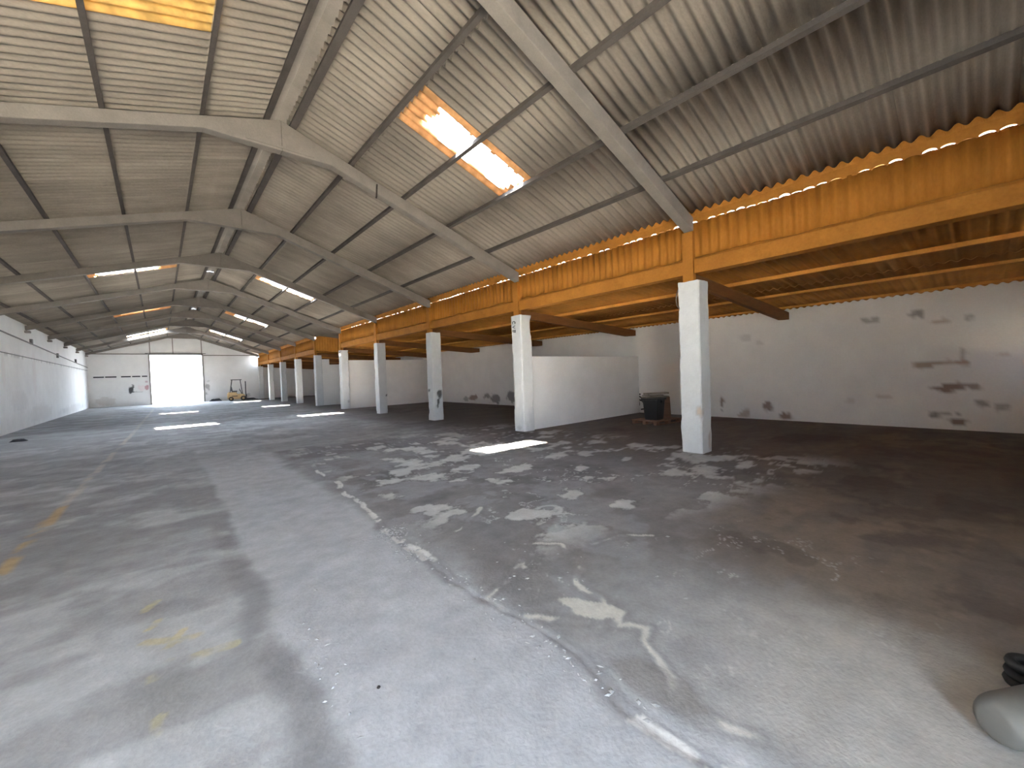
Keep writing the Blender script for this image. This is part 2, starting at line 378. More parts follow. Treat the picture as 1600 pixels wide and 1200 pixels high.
rw = [(1.79,2.62,.22,.08,GY,.6), (1.0,2.68,.10,.10,GY,.75), (.61,2.44,.16,.06,TN,.6), (.15,2.5,.08,.05,GY,.5),
      (.85,1.46,.22,.08,TN,.85), (.45,1.52,.3,.06,TN,.7), (.2,1.50,.13,.10,PK,.9), (.2,1.75,.07,.10,GY,.45), (-.25,1.7,.1,.06,PK,.4),
      (.42,.95,.25,.10,BR,.85), (.12,.95,.14,.08,BR,.7), (.68,.32,.09,.08,GY,.8), (.5,.33,.12,.05,GY,.6), (.35,.17,.16,.11,BR,.85), (.35,.42,.06,.03,GY,.7),
      (-.02,.56,.12,.08,GY,.7), (-.3,.5,.1,.09,GY,.55), (1.6,.68,.18,.05,TN,.4), (2.2,.6,.14,.05,TN,.25),
      (5.39,.44,.09,.15,BR,.85), (5.42,.2,.05,.08,GY,.6), (4.12,.36,.16,.16,BR,.8), (3.66,.13,.22,.13,BR,.85), (3.5,.25,.08,.06,BR,.6), (4.72,.12,.18,.12,TN,.7),
      (4.66,2.4,.16,.14,GY,.25), (4.3,2.25,.1,.08,GY,.2), (9.6,.6,.2,.1,TN,.3), (11,.4,.3,.15,TN,.5),
      (15.5,.45,.5,.28,GY,.85), (16.9,.3,.45,.25,GY,.9), (17.6,.42,.3,.16,GY,.8), (18.9,.3,.5,.16,BR,.8), (19.6,.22,.3,.12,GY,.6), (14.4,.4,.3,.2,GY,.6),
      (30,.2,1.5,.12,BR,.6), (34,.15,1.2,.12,BR,.6), (38,.2,1.2,.1,BR,.6), (43,.2,1.5,.12,BR,.5)]
wr = wall_x('wall_right', XR, XR+.25, YN, YF, 0, 3.155, XR, rw, 'white side wall with brown damp stains behind the columns')
lw = [(26,3.06,6,.02,GY,.5), (36,3.06,9,.02,GY,.5), (30,.5,2.5,.4,(.55,.53,.50),.4), (24,2.4,.25,.7,(.62,.52,.5),.25), (29,2.3,.4,1.0,(.62,.52,.5),.25), (26,1.2,1.5,.4,(.6,.59,.57),.4), (40,.3,5,.25,(.5,.48,.46),.4)]
wl = wall_x('wall_left', XL-.25, XL, YN, YF, 0, 4.555, XL, lw, 'long white left side wall with conduit lines running along it', res=.12, coarse_from=47)
# far and near gable walls with their openings
def zin(x): return zr(x)+.09 if x > XA else zl(x)+.09
def gable(name, y0, y1, dx0, dx1, dz, label, M_plain):
    o = empty(name, (0, 0, 0)); tag(o, label, kind='structure')
    MB().prism([(XL-.25, 0), (dx0, 0), (dx0, zin(dx0)), (XL-.25, zin(XL-.25))], y0, y1).build('wall_panel', M_plain, o)
    MB().prism([(dx0, dz), (dx1, dz), (dx1, zin(dx1)), (XA, zin(XA)), (dx0, zin(dx0))] if dx0 < XA < dx1 else [(dx0, dz), (dx1, dz), (dx1, zin(dx1)), (dx0, zin(dx0))], y0, y1).build('wall_panel', M_plain, o)
    return o
DX0, DX1, DZ = -.52, 3.10, 4.33
wf = gable('wall_far', YF, YF+.22, DX0, DX1, DZ, 'white gable end wall with a wide bright doorway', M_plain)
MB().prism([(DX1, 0), (XC+.25, 0), (XC+.25, zin(XC+.25)), (DX1, zin(DX1))], YF, YF+.22).build('wall_panel', M_plain, wf)
MB().prism([(XC+.25, 0), (XR+.25, 0), (XR+.25, zlean(XR)), (XC+.25, 3.6)], YF, YF+.22).build('wall_panel', M_plain, wf)
NX0, NX1, NZ = -2.6, .35, 2.85
wn_ = gable('wall_near', YN-.22, YN, NX0, NX1, NZ, 'white gable wall behind the camera with a wide doorway', M_block)  # unseen wall kept dark to cut light bounced onto the roof
MB().prism([(NX1, 0), (XC+.25, 0), (XC+.25, zin(XC+.25)), (NX1, zin(NX1))], YN-.22, YN).build('wall_panel', M_block, wn_)
WX0, WX1, WZ0, WZ1 = 12.35, 12.75, 1.5, 1.88
for x0_, x1_, za_, zb_ in ((XC+.25, WX0, 0, zlean(WX0)), (WX1, XR+.25, 0, zlean(XR)), (WX0, WX1, 0, WZ0), (WX0, WX1, WZ1, zlean(WX1))):
    MB().box(x0_, x1_, YN-.22, YN, za_, zb_).build('wall_panel', M_block, wn_)
w9 = tag(empty('window_9', ((WX0+WX1)/2, YN, WZ0)), 'small unglazed window in the wall behind the camera', kind='structure')  # unseen opening added to put a soft patch of light on the wall
for a_, b_, c_, d_ in ((-.20, .20, 0, .03), (-.20, .20, .35, .38), (-.20, -.17, .03, .35), (.17, .20, .03, .35)):
    MB().box(a_, b_, -.2, -.12, c_, d_).build('window_frame', M_brown, w9)
# far wall details: stained skin, string course, dark slots, ledge
A, B = np.meshgrid(np.arange(XL+.03, DX0-.12, .06), np.linspace(.02, 2.4, 45), indexing='ij')
fst = [(-1.85,1.35,.20,.30,(.06,.06,.06),.95), (-1.7,1.62,.10,.2,(.07,.07,.07),.8), (-1.4,1.15,.4,.04,GY,.5), (-.85,1.55,.16,.22,(.45,.22,.24),.8), (-.85,2.02,.10,.09,(.45,.22,.24),.6), (-1.2,1.5,.2,.3,(.7,.5,.5),.35), (-3.4,.5,.6,.4,TN,.3)]
st = stain_cols(A, B, fst); na, nb = A.shape; ii = (np.arange(na-1)[:, None]*nb+np.arange(nb-1)[None]).ravel()
sk = link(bpy.data.objects.new('wall_skin', grid_mesh('wall_skin', np.stack([A, np.full(A.shape, YF-.012), B], -1).reshape(-1, 3), np.stack([ii, ii+nb, ii+nb+1, ii+1], -1), M_white, 'Stain', st.reshape(-1, 4))), wf)
A, B = np.meshgrid(np.arange(DX1+.14, XC-.3, .06), np.linspace(.02, 2.4, 45), indexing='ij')
fst = [(3.35,1.45,.16,.25,GY,.6), (3.45,1.2,.08,.2,GY,.5), (3.3,.75,.10,.12,GY,.55), (3.5,1.9,.1,.1,GY,.3), (6.6,.4,.2,.2,GY,.4)]
st = stain_cols(A, B, fst); na, nb = A.shape; ii = (np.arange(na-1)[:, None]*nb+np.arange(nb-1)[None]).ravel()
sk = link(bpy.data.objects.new('wall_skin', grid_mesh('wall_skin', np.stack([A, np.full(A.shape, YF-.012), B], -1).reshape(-1, 3), np.stack([ii, ii+nb, ii+nb+1, ii+1], -1), M_white, 'Stain', st.reshape(-1, 4))), wf)
MB().box(XL, DX0-.12, YF-.06, YF, 2.56, 2.66).build('ledge', M_plain, wf)
for a, b in ((-4.05,-3.42), (-3.36,-2.68), (-2.4,-1.8), (-1.72,-1.2), (-1.1,-.75)):
    MB().box(a, b, YF-.02, YF, 2.44, 2.54).build('slot', M_dark, wf)
MB().box(XL, DX0-.12, YF-.05, YF, 4.38, 4.45).build('string_course', M_raft, wf)
MB().box(DX1+.12, XC-.2, YF-.05, YF, 4.28, 4.35).build('string_course', M_raft, wf)
for xx in (1.05, 3.1, -.5): MB().box(xx-.03, xx+.03, YF-.03, YF, DZ+.1, zin(xx)-.2).build('panel_joint', M_raft, wf)
def door(name, x0, x1, z1, y, s, label):
    o = empty(name, ((x0+x1)/2, y, 0)); tag(o, label, kind='structure'); c = (x0+x1)/2
    t = .10
    for a, b in ((x0-t, x0), (x1, x1+t)): MB().box(a-c, b-c, -.04*s-.02, .25*s, 0, z1+t).build('jamb', M_raft, o)
    MB().box(x0-c, x1-c, -.04*s-.02, .25*s, z1, z1+t).build('lintel', M_raft, o)
    MB().box(x0-c-.3, x1-c+.3, -.10*s, -.03*s, z1+t+.02, z1+t+.07).build('door_rail', M_pipe, o)
door('door_1', DX0, DX1, DZ, YF, 1, 'wide open doorway glowing with daylight in the far wall')
door('door_2', NX0, NX1, NZ, YN, -1, 'wide open doorway behind the camera')
# low partition walls between columns and right wall
def partition(name, k, h, x0, label, steph=None):
    y = fy(k)
    o = empty(name, (x0, y, 0)); tag(o, label, kind='structure')
    MB().box(0, XR-x0-.002, -.09, .09, 0, h).build('wall_panel', M_plain, o)
    if steph: MB().box(0, .45, -.1, .1, h, steph).build('pier_head', M_plain, o)
partition('wall_partition_1', 1, 2.07, XC+.42, 'low white partition wall running back from the second column')
partition('wall_partition_2', 4, 2.66, XC+.42, 'white partition wall running back from the fifth column')
partition('wall_partition_3', 5, 2.60, XC+.42, 'white partition wall running back from the sixth column', 2.95)

# ------------------------------------------------------------------ columns
def make_column(k, label, stains, w=.40, chip=0):
    y = fy(k); o = empty('column', (XC+.2, y, 0)); tag(o, label, 'column')
    nz = 60; per = []
    c = w/2; b = .02
    ns = 8
    for sx, sy, ex, ey in ((-1,-1,1,-1), (1,-1,1,1), (1,1,-1,1), (-1,1,-1,-1)):
        for i in range(ns):
            t = i/(ns-1); px = (sx*(c-b)*(1-t)+ex*(c-b)*t); py = (sy*(c-b)*(1-t)+ey*(c-b)*t)
            n_ = ((0,-1),(1,0),(0,1),(-1,0))[[(-1,-1),(1,-1),(1,1),(-1,1)].index((sx, sy))]
            per.append((px+n_[0]*b, py+n_[1]*b, n_))
    n = len(per); V = np.zeros((nz+1, n, 3)); st = np.zeros((nz+1, n, 4)); st[..., :3] = .3
    for j in range(nz+1):
        z = COLH*j/nz
        for i, (px, py, n_) in enumerate(per):
            a = i*.35; d = .022*(fbm(a+k*5, z*2.2, 71)-.5)+.012*(fbm(a+k*3, z*6, 73)-.5)
            corner = (i % ns in (0, ns-1))
            if corner: d -= .03*max(0, float(fbm(a*.01+int((i+1)/ns) % 4*9+k, z*3.1, 77))-.55)*3
            V[j, i] = (px*(1+2*d/ .4), py*(1+2*d/.4), z+(0 if 0 < j < nz else (.035*(float(fbm(a, k*3., 79))-.5) if j else 0)))
    for (face, u, z, ru, rz_, rgb, amt) in stains:        # face 'n' nave (-x), 'c' camera (-y)
        for j in range(nz+1):
            for i, (px, py, n_) in enumerate(per):
                if (face == 'n' and n_ == (-1,0)) or (face == 'c' and n_ == (0,-1)):
                    uu = py if face == 'n' else px
                    q = math.hypot((uu-u)/ru, (V[j, i, 2]-z)/rz_)+.6*(float(fbm(uu*14, V[j, i, 2]*9, 83))-.5)
                    mk = float(sstep(1.1, .8, q))*amt
                    if mk > st[j, i, 3]: st[j, i, :3] = rgb; st[j, i, 3] = mk
    vs = V.reshape(-1, 3); idx = np.arange((nz+1)*n).reshape(nz+1, n)
    fs = np.stack([idx[:-1], np.roll(idx[:-1], -1, 1), np.roll(idx[1:], -1, 1), idx[1:]], -1).reshape(-1, 4)
    me = grid_mesh('shaft', vs, fs, M_whitecol, 'Stain', st.reshape(-1, 4))
    me.polygons.foreach_set('use_smooth', [False]*len(me.polygons))
    sh = link(bpy.data.objects.new('shaft', me), o)
    MB().box(-c+.012, c-.012, -c+.012, c-.012, COLH-.05, COLH-.012).build('column_head', M_plain, sh)
    pz1 = 4.42
    MB().box(-.19, -.085, -.10, .10, COLH-.01, 4.10).build('post', M_orangeb, o)
    return o
colinfo = {
 0: ('nearest white column, tall in the foreground, with a tan chip low on its corner', [('n',-.17,.78,.09,.10,(.55,.45,.36),.95), ('c',.12,.2,.06,.18,(.42,.36,.32),.8), ('c',-.16,.75,.05,.08,(.5,.42,.36),.7)]),
 1: ('second white column from the camera, with small black lettering near its top', [('n',0,.1,.1,.06,GY,.3)]),
 2: ('third white column from the camera, with a black scorched smear low down', [('c',.06,.95,.11,.17,(.06,.06,.06),.9), ('c',0,.68,.05,.12,(.05,.05,.05),.9), ('c',-.04,.52,.04,.10,(.05,.05,.05),.95), ('n',.08,1.1,.08,.05,(.07,.07,.07),.8)]),
 3: ('fourth white column from the camera, with a tiny dark mark on one edge', [('c',.16,.82,.04,.08,(.07,.07,.07),.9)]),
 4: ('fifth white column from the camera, at the end of a partition wall', [('c',.1,.4,.06,.08,GY,.5)]),
 5: ('sixth white column from the camera, beside the gap in the orange fascia', []),
 6: ('seventh white column from the camera, just beyond the two partitions', []),
 7: ('eighth white column from the camera, third from the far wall', []),
 8: ('ninth white column from the camera, second from the far wall', []),
 9: ('farthest white column, brightly lit against the end wall near the forklift', []),
}
colinfo[-1] = ('white column behind the camera', [])
for k in range(-1, 10):
    co = make_column(k, *colinfo[k])
    if k == 0:
        MB().tube([(-.14,.205,3.12), (-.16,.235,3.02), (-.17,.25,2.9), (-.16,.235,2.78), (-.14,.20,2.72)], .008, 6).build('cable', M_pipe, co, True)
    if k == 1:
        # hand-painted letters running sideways down the camera-side of the shaft
        def stroke(pts, w=.012):
            b = MB()
            for p, q in zip(pts[:-1], pts[1:]): b.bar((-.208, p[0], p[1]), (-.208, q[0], q[1]), .014, w)
            return b
        def arc(cy, cz, ry, rz_, a0, a1, n=9):
            return [(cy+ry*math.cos(math.radians(a0+(a1-a0)*i/n)), cz+rz_*math.sin(math.radians(a0+(a1-a0)*i/n))) for i in range(n+1)]
        for pts in (arc(.08, 3.00, .055, .045, -40, 220), [(.03,2.92),(.135,2.885),(.03,2.85)], [(.025,2.80),(.135,2.80),(.135,2.76),(.08,2.745),(.08,2.80)], [(.08,2.75),(.03,2.735),(.025,2.80)]):
            stroke(pts).build('letter', M_dark, co)

# ------------------------------------------------------------------ corrugated sheets
def corr_mesh(name, m, x0, z0, x1, z1, width, amp=.029, thick=.008, nseg=8, along=2, keep=None, ncor=6, top=None):
    """sheet from (x0,z0) to (x1,z1) in the XZ plane, waves along +Y; keep(u,v) drops broken-out cells"""
    n = ncor*nseg; b = MB(); per = width/ncor
    def P(i, j, t):
        y = width*i/n; v = j/along
        return (x0+(x1-x0)*v, y, z0+(z1-z0)*v+amp*math.cos(2*math.pi*y/per)+t)
    idx = {}
    for t, th in enumerate((0, thick)):
        for j in range(along+1):
            for i in range(n+1):
                idx[t, j, i] = len(b.v); b.v.append(P(i, j, th))
    def on(i, j): return 0 <= i < n and 0 <= j < along and (keep is None or keep((i+.5)/n, (j+.5)/along))
    for j in range(along):
        for i in range(n):
            if not on(i, j): continue
            b.f.append((idx[0,j,i], idx[0,j,i+1], idx[0,j+1,i+1], idx[0,j+1,i]))
            b.f.append((idx[1,j,i], idx[1,j+1,i], idx[1,j+1,i+1], idx[1,j,i+1]))
            for di, dj, p, q in ((-1,0,(j,i),(j+1,i)), (1,0,(j,i+1),(j+1,i+1)), (0,-1,(j,i),(j,i+1)), (0,1,(j+1,i),(j+1,i+1))):
                if not on(i+di, j+dj): b.f.append((idx[(0,)+p], idx[(0,)+q], idx[(1,)+q], idx[(1,)+p]))
    me = b.mesh(name, m, True)
    if top:
        me.materials.append(top); me.polygons.foreach_set('material_index', [1 if p.normal.z > .3 else 0 for p in me.polygons])
    return me
OFF = .115
ys0 = Y0-6*SHW
ns_total = int(round((YF+.5-ys0)/SHW))
RT = [(.13, 1.42), (1.36, 3.60), (3.54, 5.86)]
LT = [(.17, 1.24), (1.18, 3.66), (3.60, 6.42)]
sky_r = {5.498: 1, 19.01: 2, 29.63: 3, 40.25: 4}; sky_l = {5.498: 5, 19.01: 6, 29.63: 8, 41.22: 7}
ceil_r = tag(empty('ceiling', (XA, 0, 0)), 'right-hand slope of corrugated grey roof above the nave', kind='structure')
ceil_l = tag(empty('ceiling', (XA, 0, 0)), 'left-hand slope of corrugated grey roof above the nave', kind='structure')
ceil_a = tag(empty('ceiling', (7.6, 0, 0)), 'low ochre lean-to ceiling over the side aisle behind the columns', kind='structure')
def broken(sd, u0, u1, v0, v1):
    def f(u, v):
        q = float(fbm(u*5+sd, v*9, 91+sd))-.5; q2 = float(fbm(u*14+sd, v*26, 95+sd))-.5
        e = .16*q+.07*q2
        return not (u0+e < u < u1+e*.6 and v0+e*.7 < v < v1+e*.7)
    return f
for side, ceil, rows, sky in ((1, ceil_r, RT, sky_r), (-1, ceil_l, LT, sky_l)):
    s = SR if side > 0 else SL
    for ri, (t0, t1) in enumerate(rows):
        zo = OFF+.014*(1-ri)
        me = corr_mesh('roof_sheet', M_sheet, side*t0, ZA+zo-s*t0, side*t1, ZA+zo-s*t1, SHW+.012)
        for i in range(ns_total):
            y = ys0+i*SHW
            hit = [n for yy, n in sky.items() if abs(yy-y) < .3] if ri == 1 else []
            if hit: continue
            o = bpy.data.objects.new('roof_sheet', me); o.location = (0, y, random.uniform(-.002, .003)); link(o, ceil)
    t0, t1 = rows[1]
    for yy, n in sky.items():
        y = ys0+round((yy-ys0)/SHW)*SHW
        w = tag(empty('window_%d' % n, (XA, y, 0)), None, kind='structure')
        w['label'] = {1: 'broken amber skylight panel nearest the camera, right roof slope', 2: 'second broken skylight along the right roof slope', 3: 'third broken skylight along the right roof slope',
                      4: 'farthest broken skylight on the right roof slope', 5: 'intact yellow skylight panel at the top left', 6: 'broken skylight on the left roof slope, middle of the hall',
                      7: 'farthest broken skylight on the left roof slope', 8: 'broken skylight on the left slope hidden behind a rafter'}[n]
        zo = OFF
        kp = {1: broken(1, .16, .72, .16, .95), 2: broken(2, .12, .88, .06, .95), 3: broken(3, .12, .88, .22, .97), 4: broken(4, .1, .9, .03, .97),
              5: None, 6: broken(5, .03, .97, .2, .86), 7: broken(6, .1, .9, .05, .96), 8: broken(7, .06, .5, .2, .8)}[n]
        me = corr_mesh('skylight_sheet', M_fibre2 if n == 5 else M_fibre, side*t0, ZA+zo-s*t0, side*t1, ZA+zo-s*t1, SHW+.006, along=46, keep=kp, nseg=7)
        link(bpy.data.objects.new('skylight_sheet', me), w)
# patch of grey sheeting beside the yellow skylight is the plain roof; ridge capping in lengths
cap = MB()
for i in range(9):
    a0 = -.36+.72*i/8; a1 = -.36+.72*(i+1)/8
    if i < 8:
        z0_ = ZA+.165-.30*abs(a0); z1_ = ZA+.165-.30*abs(a1)
        cap.add([(a0,0,z0_),(a1,0,z1_),(a1,D/3+.02,z1_),(a0,D/3+.02,z0_)], [(0,1,2,3)])
capm = cap.mesh('ridge_cap', M_raft)
for i in range(int((YF-ys0)/(D/3))+1):
    o = bpy.data.objects.new('ridge_cap', capm); o.location = (0, ys0+i*D/3, random.uniform(.0, .012)); link(o, ceil_r)
# purlins, one length per bay
PT = [.20, 1.246, 2.385, 3.518, 4.66]; QT = [.22, 1.151, 2.324, 3.551, 4.78, 5.85]
pm = {}
for k in range(-2, NF):
    ya, yb = fy(k), min(fy(k+1), YF)
    if k == -2: ya = YN
    for side, ts, s in ((1, PT, SR), (-1, QT, SL)):
        for t in ts:
            key = (side, t, round(yb-ya, 2))
            if key not in pm:
                wv = .062 if t > .3 else .10
                x = side*t; zt = ZA-s*t
                b = MB(); b.prism([(x-wv/2, zt+.012+side*s*wv/2), (x+wv/2, zt+.012-side*s*wv/2), (x+wv/2*.8, zt+OFF-.034-side*s*wv/2), (x-wv/2*.8, zt+OFF-.034+side*s*wv/2)], 0, yb-ya)
                pm[key] = b.mesh('purlin', M_purl)
            o = bpy.data.objects.new('purlin', pm[key]); o.location = (0, ya, random.uniform(-.012, 0)); link(o, ceil_r if side > 0 else ceil_l)

# ------------------------------------------------------------------ main rafters
ordn = ['second', 'third', 'fourth', 'fifth', 'sixth', 'seventh', 'eighth', 'ninth']
for k in range(-1, 10):
    y = fy(k)
    if k == -1: lab = 'grey concrete rafter behind the camera'
    elif k == 0: lab = 'nearest grey concrete rafter, rising from the foreground column out of view'
    elif k == 9: lab = 'farthest grey concrete rafter, close against the end gable'
    else: lab = 'grey concrete rafter with ridge haunch, %s from the camera' % ordn[k-1]
    r = tag(empty('rafter', (XA, y, 0)), lab, 'rafter')
    dR, dL = .25, .20
    xr_, xl_ = XC+.09-XA, XL+.02-XA
    b = MB(); xh = (5.79-(ZA-dR))/-SR
    b.prism([(0, ZA), (0, 5.79), ((ZA-dR-5.79)/SR, 5.79), (xr_, ZA-dR-SR*xr_), (xr_, ZA-SR*xr_)], -.09, .09)
    b.build('rafter_half', M_raft, r, bevel=.012)
    b = MB(); b.prism([(0, ZA), (xl_, ZA+SL*xl_), (xl_, ZA-dL+SL*xl_), (-(ZA-dL-5.79)/SL, 5.79), (0, 5.79)], -.09, .09)
    b.build('rafter_half', M_raft, r, bevel=.012)
    MB().box(-.55, .55, -.10, -.085, 5.83, 5.87).build('splice_plate', M_raft, r)
    if k == 1: MB().tube([(1.76,-.11,5.66), (1.75,-.115,5.60), (1.735,-.115,5.40), (1.73,-.10,5.37)], .017, 7).build('iron_rod', M_iron, r, True)
# bearing pads where the rafters sit on the left wall
for k in range(3, 10): MB().box(XL-.01, XL+.16, fy(k)-.13, fy(k)+.13, zl(XL)-.30, zl(XL)-.21).build('bearing_pad', M_raft, wl)

# ------------------------------------------------------------------ orange fascia, bay by bay
names = ['first', 'second', 'third', 'fourth', 'fifth', 'sixth', 'seventh', 'eighth', 'ninth', 'tenth']
XFz = 7.60
def sheet_fascia():
    b = MB(); n = 6*6; W_ = SHW
    for t in (0, .008):
        for j in (0, 1):
            for i in range(n+1):
                y = W_*i/n; b.v.append((.018*math.cos(2*math.pi*y/(W_/6))+t, y, (3.56, 4.27)[j]))
    m_ = n+1
    for i in range(n):
        b.f += [(i, i+m_, i+m_+1, i+1), (2*m_+i, 2*m_+i+1, 3*m_+i+1, 3*m_+i), (m_+i, 3*m_+i, 3*m_+i+1, m_+i+1), (i, i+1, 2*m_+i+1, 2*m_+i)]
    return b.mesh('sheet', M_orange, True)
fm = sheet_fascia()
for k in range(-2, 9):
    if k == 4: continue
    ya, yb = fy(k), fy(k+1)
    lab = 'orange corrugated fascia behind the camera' if k < -1 else 'orange corrugated fascia above the bay right of the nearest column' if k == -1 else 'orange corrugated fascia between the %s and %s columns from the camera' % (names[k], names[k+1])
    o = tag(empty('fascia', (XFz, ya, 0)), lab, 'fascia')
    L_ = yb-ya
    for i in range(5):
        s_ = bpy.data.objects.new('sheet', fm); s_.location = (random.uniform(-.004, .004), i*SHW, random.uniform(-.012, .006)); link(s_, o)
    # beam with a rough mortar ledge
    MB().box(-.08, .14, .105, L_-.105, 3.33, 3.585).build('beam', M_orangeb, o, bevel=.01)
    b = MB(); n = 60
    for i in range(n+1):
        y = .105+(L_-.21)*i/n; hh = .03+.055*float(vn(y*6+k*9, .5, 3)); dd = -.03-.045*float(vn(y*7+k*5, 3.5, 5))
        b.v += [(dd-.03, y, 3.58), (dd, y, 3.58+hh*.6), (-.005, y, 3.58+hh), (.02, y, 3.58)]
    for i in range(n):
        for j in range(3): b.f.append((i*4+j, i*4+4+j, i*4+5+j, i*4+1+j))
    b.build('mortar_ledge', M_orangeb, o)
    # filler strip under the roof edge: scalloped bottom leaves a row of slits of daylight
    b = MB(); n = 30*8; kk = rng.random(600)
    for i in range(n+1):
        y = L_*i/n; c = i//8; ph = (i % 8)/8
        op = .052*max(0, math.sin(math.pi*ph))**.5*(.35+.65*kk[c+ (k+4)*30]) if kk[c+(k+4)*30] > (.10 if k < 2 else .25 if k < 4 else .7) else 0
        edge = 4.25+op
        for xx, z in ((0, edge), (-.01, 4.40), (-.03, 4.462+.030*math.cos(2*math.pi*y/PITCHC)), (.035, 4.462+.030*math.cos(2*math.pi*y/PITCHC)), (.03, edge)):
            b.v.append((xx-.012, y, z))
    for i in range(n):
        for j in range(5): b.f.append((i*5+j, i*5+(j+1) % 5, i*5+5+(j+1) % 5, i*5+5+j))
    b.build('filler_strip', M_orangeb, o)
# the bay without a fascia: dark roofing runs on over it, an orange panel closes the far side
o = tag(empty('fascia', (XFz, fy(5)+.1, 0)), 'dark orange end panel above the sixth column, facing the camera', 'fascia')
for i in range(2):
    b = MB(); n = 24; W_ = .925
    for t in (0, .008):
        for j in (0, 1):
            for q in range(n+1):
                x = i*W_+W_*q/n; b.v.append((x, .016*math.cos(2*math.pi*x/.16)+t, (3.32, 4.50-.0975*x)[j]))
    m_ = n+1
    for q in range(n): b.f += [(q, q+1, q+m_+1, q+m_), (2*m_+q, 3*m_+q, 3*m_+q+1, 2*m_+q+1)]
    b.build('sheet', M_lean, o, True)
MB().box(0, 1.85, -.05, .05, 3.24, 3.36).build('beam', M_orangeb, o)
o = tag(empty('canopy_roof', (XFz, fy(4), 0)), 'dark flat roof strip over the bay missing its fascia', 'roof')
for i in range(6):
    me = corr_mesh('roof_sheet', M_sheet, -.05, 4.50, 2.0, 4.30, SHW+.01); s_ = bpy.data.objects.new('roof_sheet', me); s_.location = (0, i*SHW, 0); link(s_, o)
MB().box(1.85, 1.95, 0, D+.15, 3.3, 4.34).build('back_wall', M_lean, o)
MB().box(0, 1.85, -.02, .06, 3.45, 4.34).build('end_wall', M_lean, o)

# ------------------------------------------------------------------ lean-to over the aisle
lrows = [(.05, 3.1), (3.0, 6.1)]
lm = [corr_mesh('lean_to_sheet', M_lean, a, zlean(7.6+a)+.009*(1-i), b_, zlean(7.6+b_)+.009*(1-i), SHW+.012, amp=.02, nseg=6, top=M_block) for i, (a, b_) in enumerate(lrows)]
for i in range(ns_total):
    y = ys0+i*SHW
    for j in (0, 1):
        if j == 0 and fy(4)-.1 < y < fy(5)-.1:
            continue
        o = bpy.data.objects.new('lean_to_sheet', lm[j]); o.location = (0, y, random.uniform(-.002, .002)); link(o, ceil_a)
sm = corr_mesh('lean_to_sheet', M_lean, 1.9, zlean(9.5)+.012, 3.1, zlean(10.7)+.012, SHW+.012, amp=.02, nseg=6, top=M_block)
for i in range(5): o = bpy.data.objects.new('lean_to_sheet', sm); o.location = (0, fy(4)+i*SHW, 0); link(o, ceil_a)
for k in range(-2, 10):
    ya, yb = (YN if k < -1 else fy(k)), min(fy(k+1), YF)
    for xq, hh in ((9.28, .07), (11.1, .05), (12.85, .05)):
        z = zlean(xq)-.024
        MB().box(xq-7.6-.05, xq-7.6+.05, ya, yb, z-hh, z).build('lean_to_purlin', M_lean, ceil_a)
    y = fy(k)
    if y > YN+.2:
        z0_, z1_ = zlean(7.7)-.11, zlean(13.2)-.11
        MB().prism([(.1, z0_), (5.72, z1_), (5.72, z1_-.20), (5.2, z1_-.24), (.1, z0_-.22)], y-.06, y+.06).build('lean_to_rafter', M_brown, ceil_a, bevel=.008)

# ------------------------------------------------------------------ conduits and lamps
b = MB().tube([(XL+.05, YN+.3, 4.35), (XL+.05, 23.9, 3.84), (XL+.05, 36, 3.55), (XL+.05, YF-.1, 3.30)], .028, 8)
o = tag(b.build('conduit', M_pipe, None, True), 'upper grey conduit sloping along the left wall', 'conduit')
b = MB().tube([(XL+.04, YN+.3, 3.06), (XL+.04, YF-.1, 3.06)], .02, 8)
o = tag(b.build('conduit', M_pipe, None, True), 'lower thin grey conduit running level along the left wall', 'conduit')  # thin tube drawn for a wall ledge and its shadow line
for y in (28.5, 34.8, 41.5):
    o = MB().box(XL, XL+.09, y-.09, y+.09, 3.72 if y < 30 else 3.42, 3.95 if y < 30 else 3.68).build('junction_box', M_pipe, None, bevel=.01)
    tag(o, 'small grey junction box on the left wall, %s' % {28.5: 'nearest of three', 34.8: 'middle of three', 41.5: 'farthest of three'}[y], 'junction box')
for loc, lab in (((XC-.10, fy(4)-.3, 2.95), 'small lit bulb lamp beside the fifth column near partition top'), ((XFz-.12, fy(5)-.45, 4.27), 'small lit bulb lamp under the roof edge by the sixth column')):  # the roof-edge bulb stands for a hole that lets daylight in
    t = tag(empty('bulb_lamp', loc), lab, 'lamp')
    MB().lathe([(.012,-.09),(.045,-.06),(.058,-.01),(.045,.035),(.02,.06)], 12).build('bulb', M_bulb, t, True)
    MB().lathe([(.022,.055),(.024,.12),(.018,.125)], 10).build('socket', M_machine, t, True)
    MB().tube([(0,0,.12), (.02,0,.18), (.12,.05,.2)] if loc[2] < 3 else [(0,0,.12), (.01,0,.16), (.05,0,.2)], .007, 6).build('cord', M_machine, t, True)

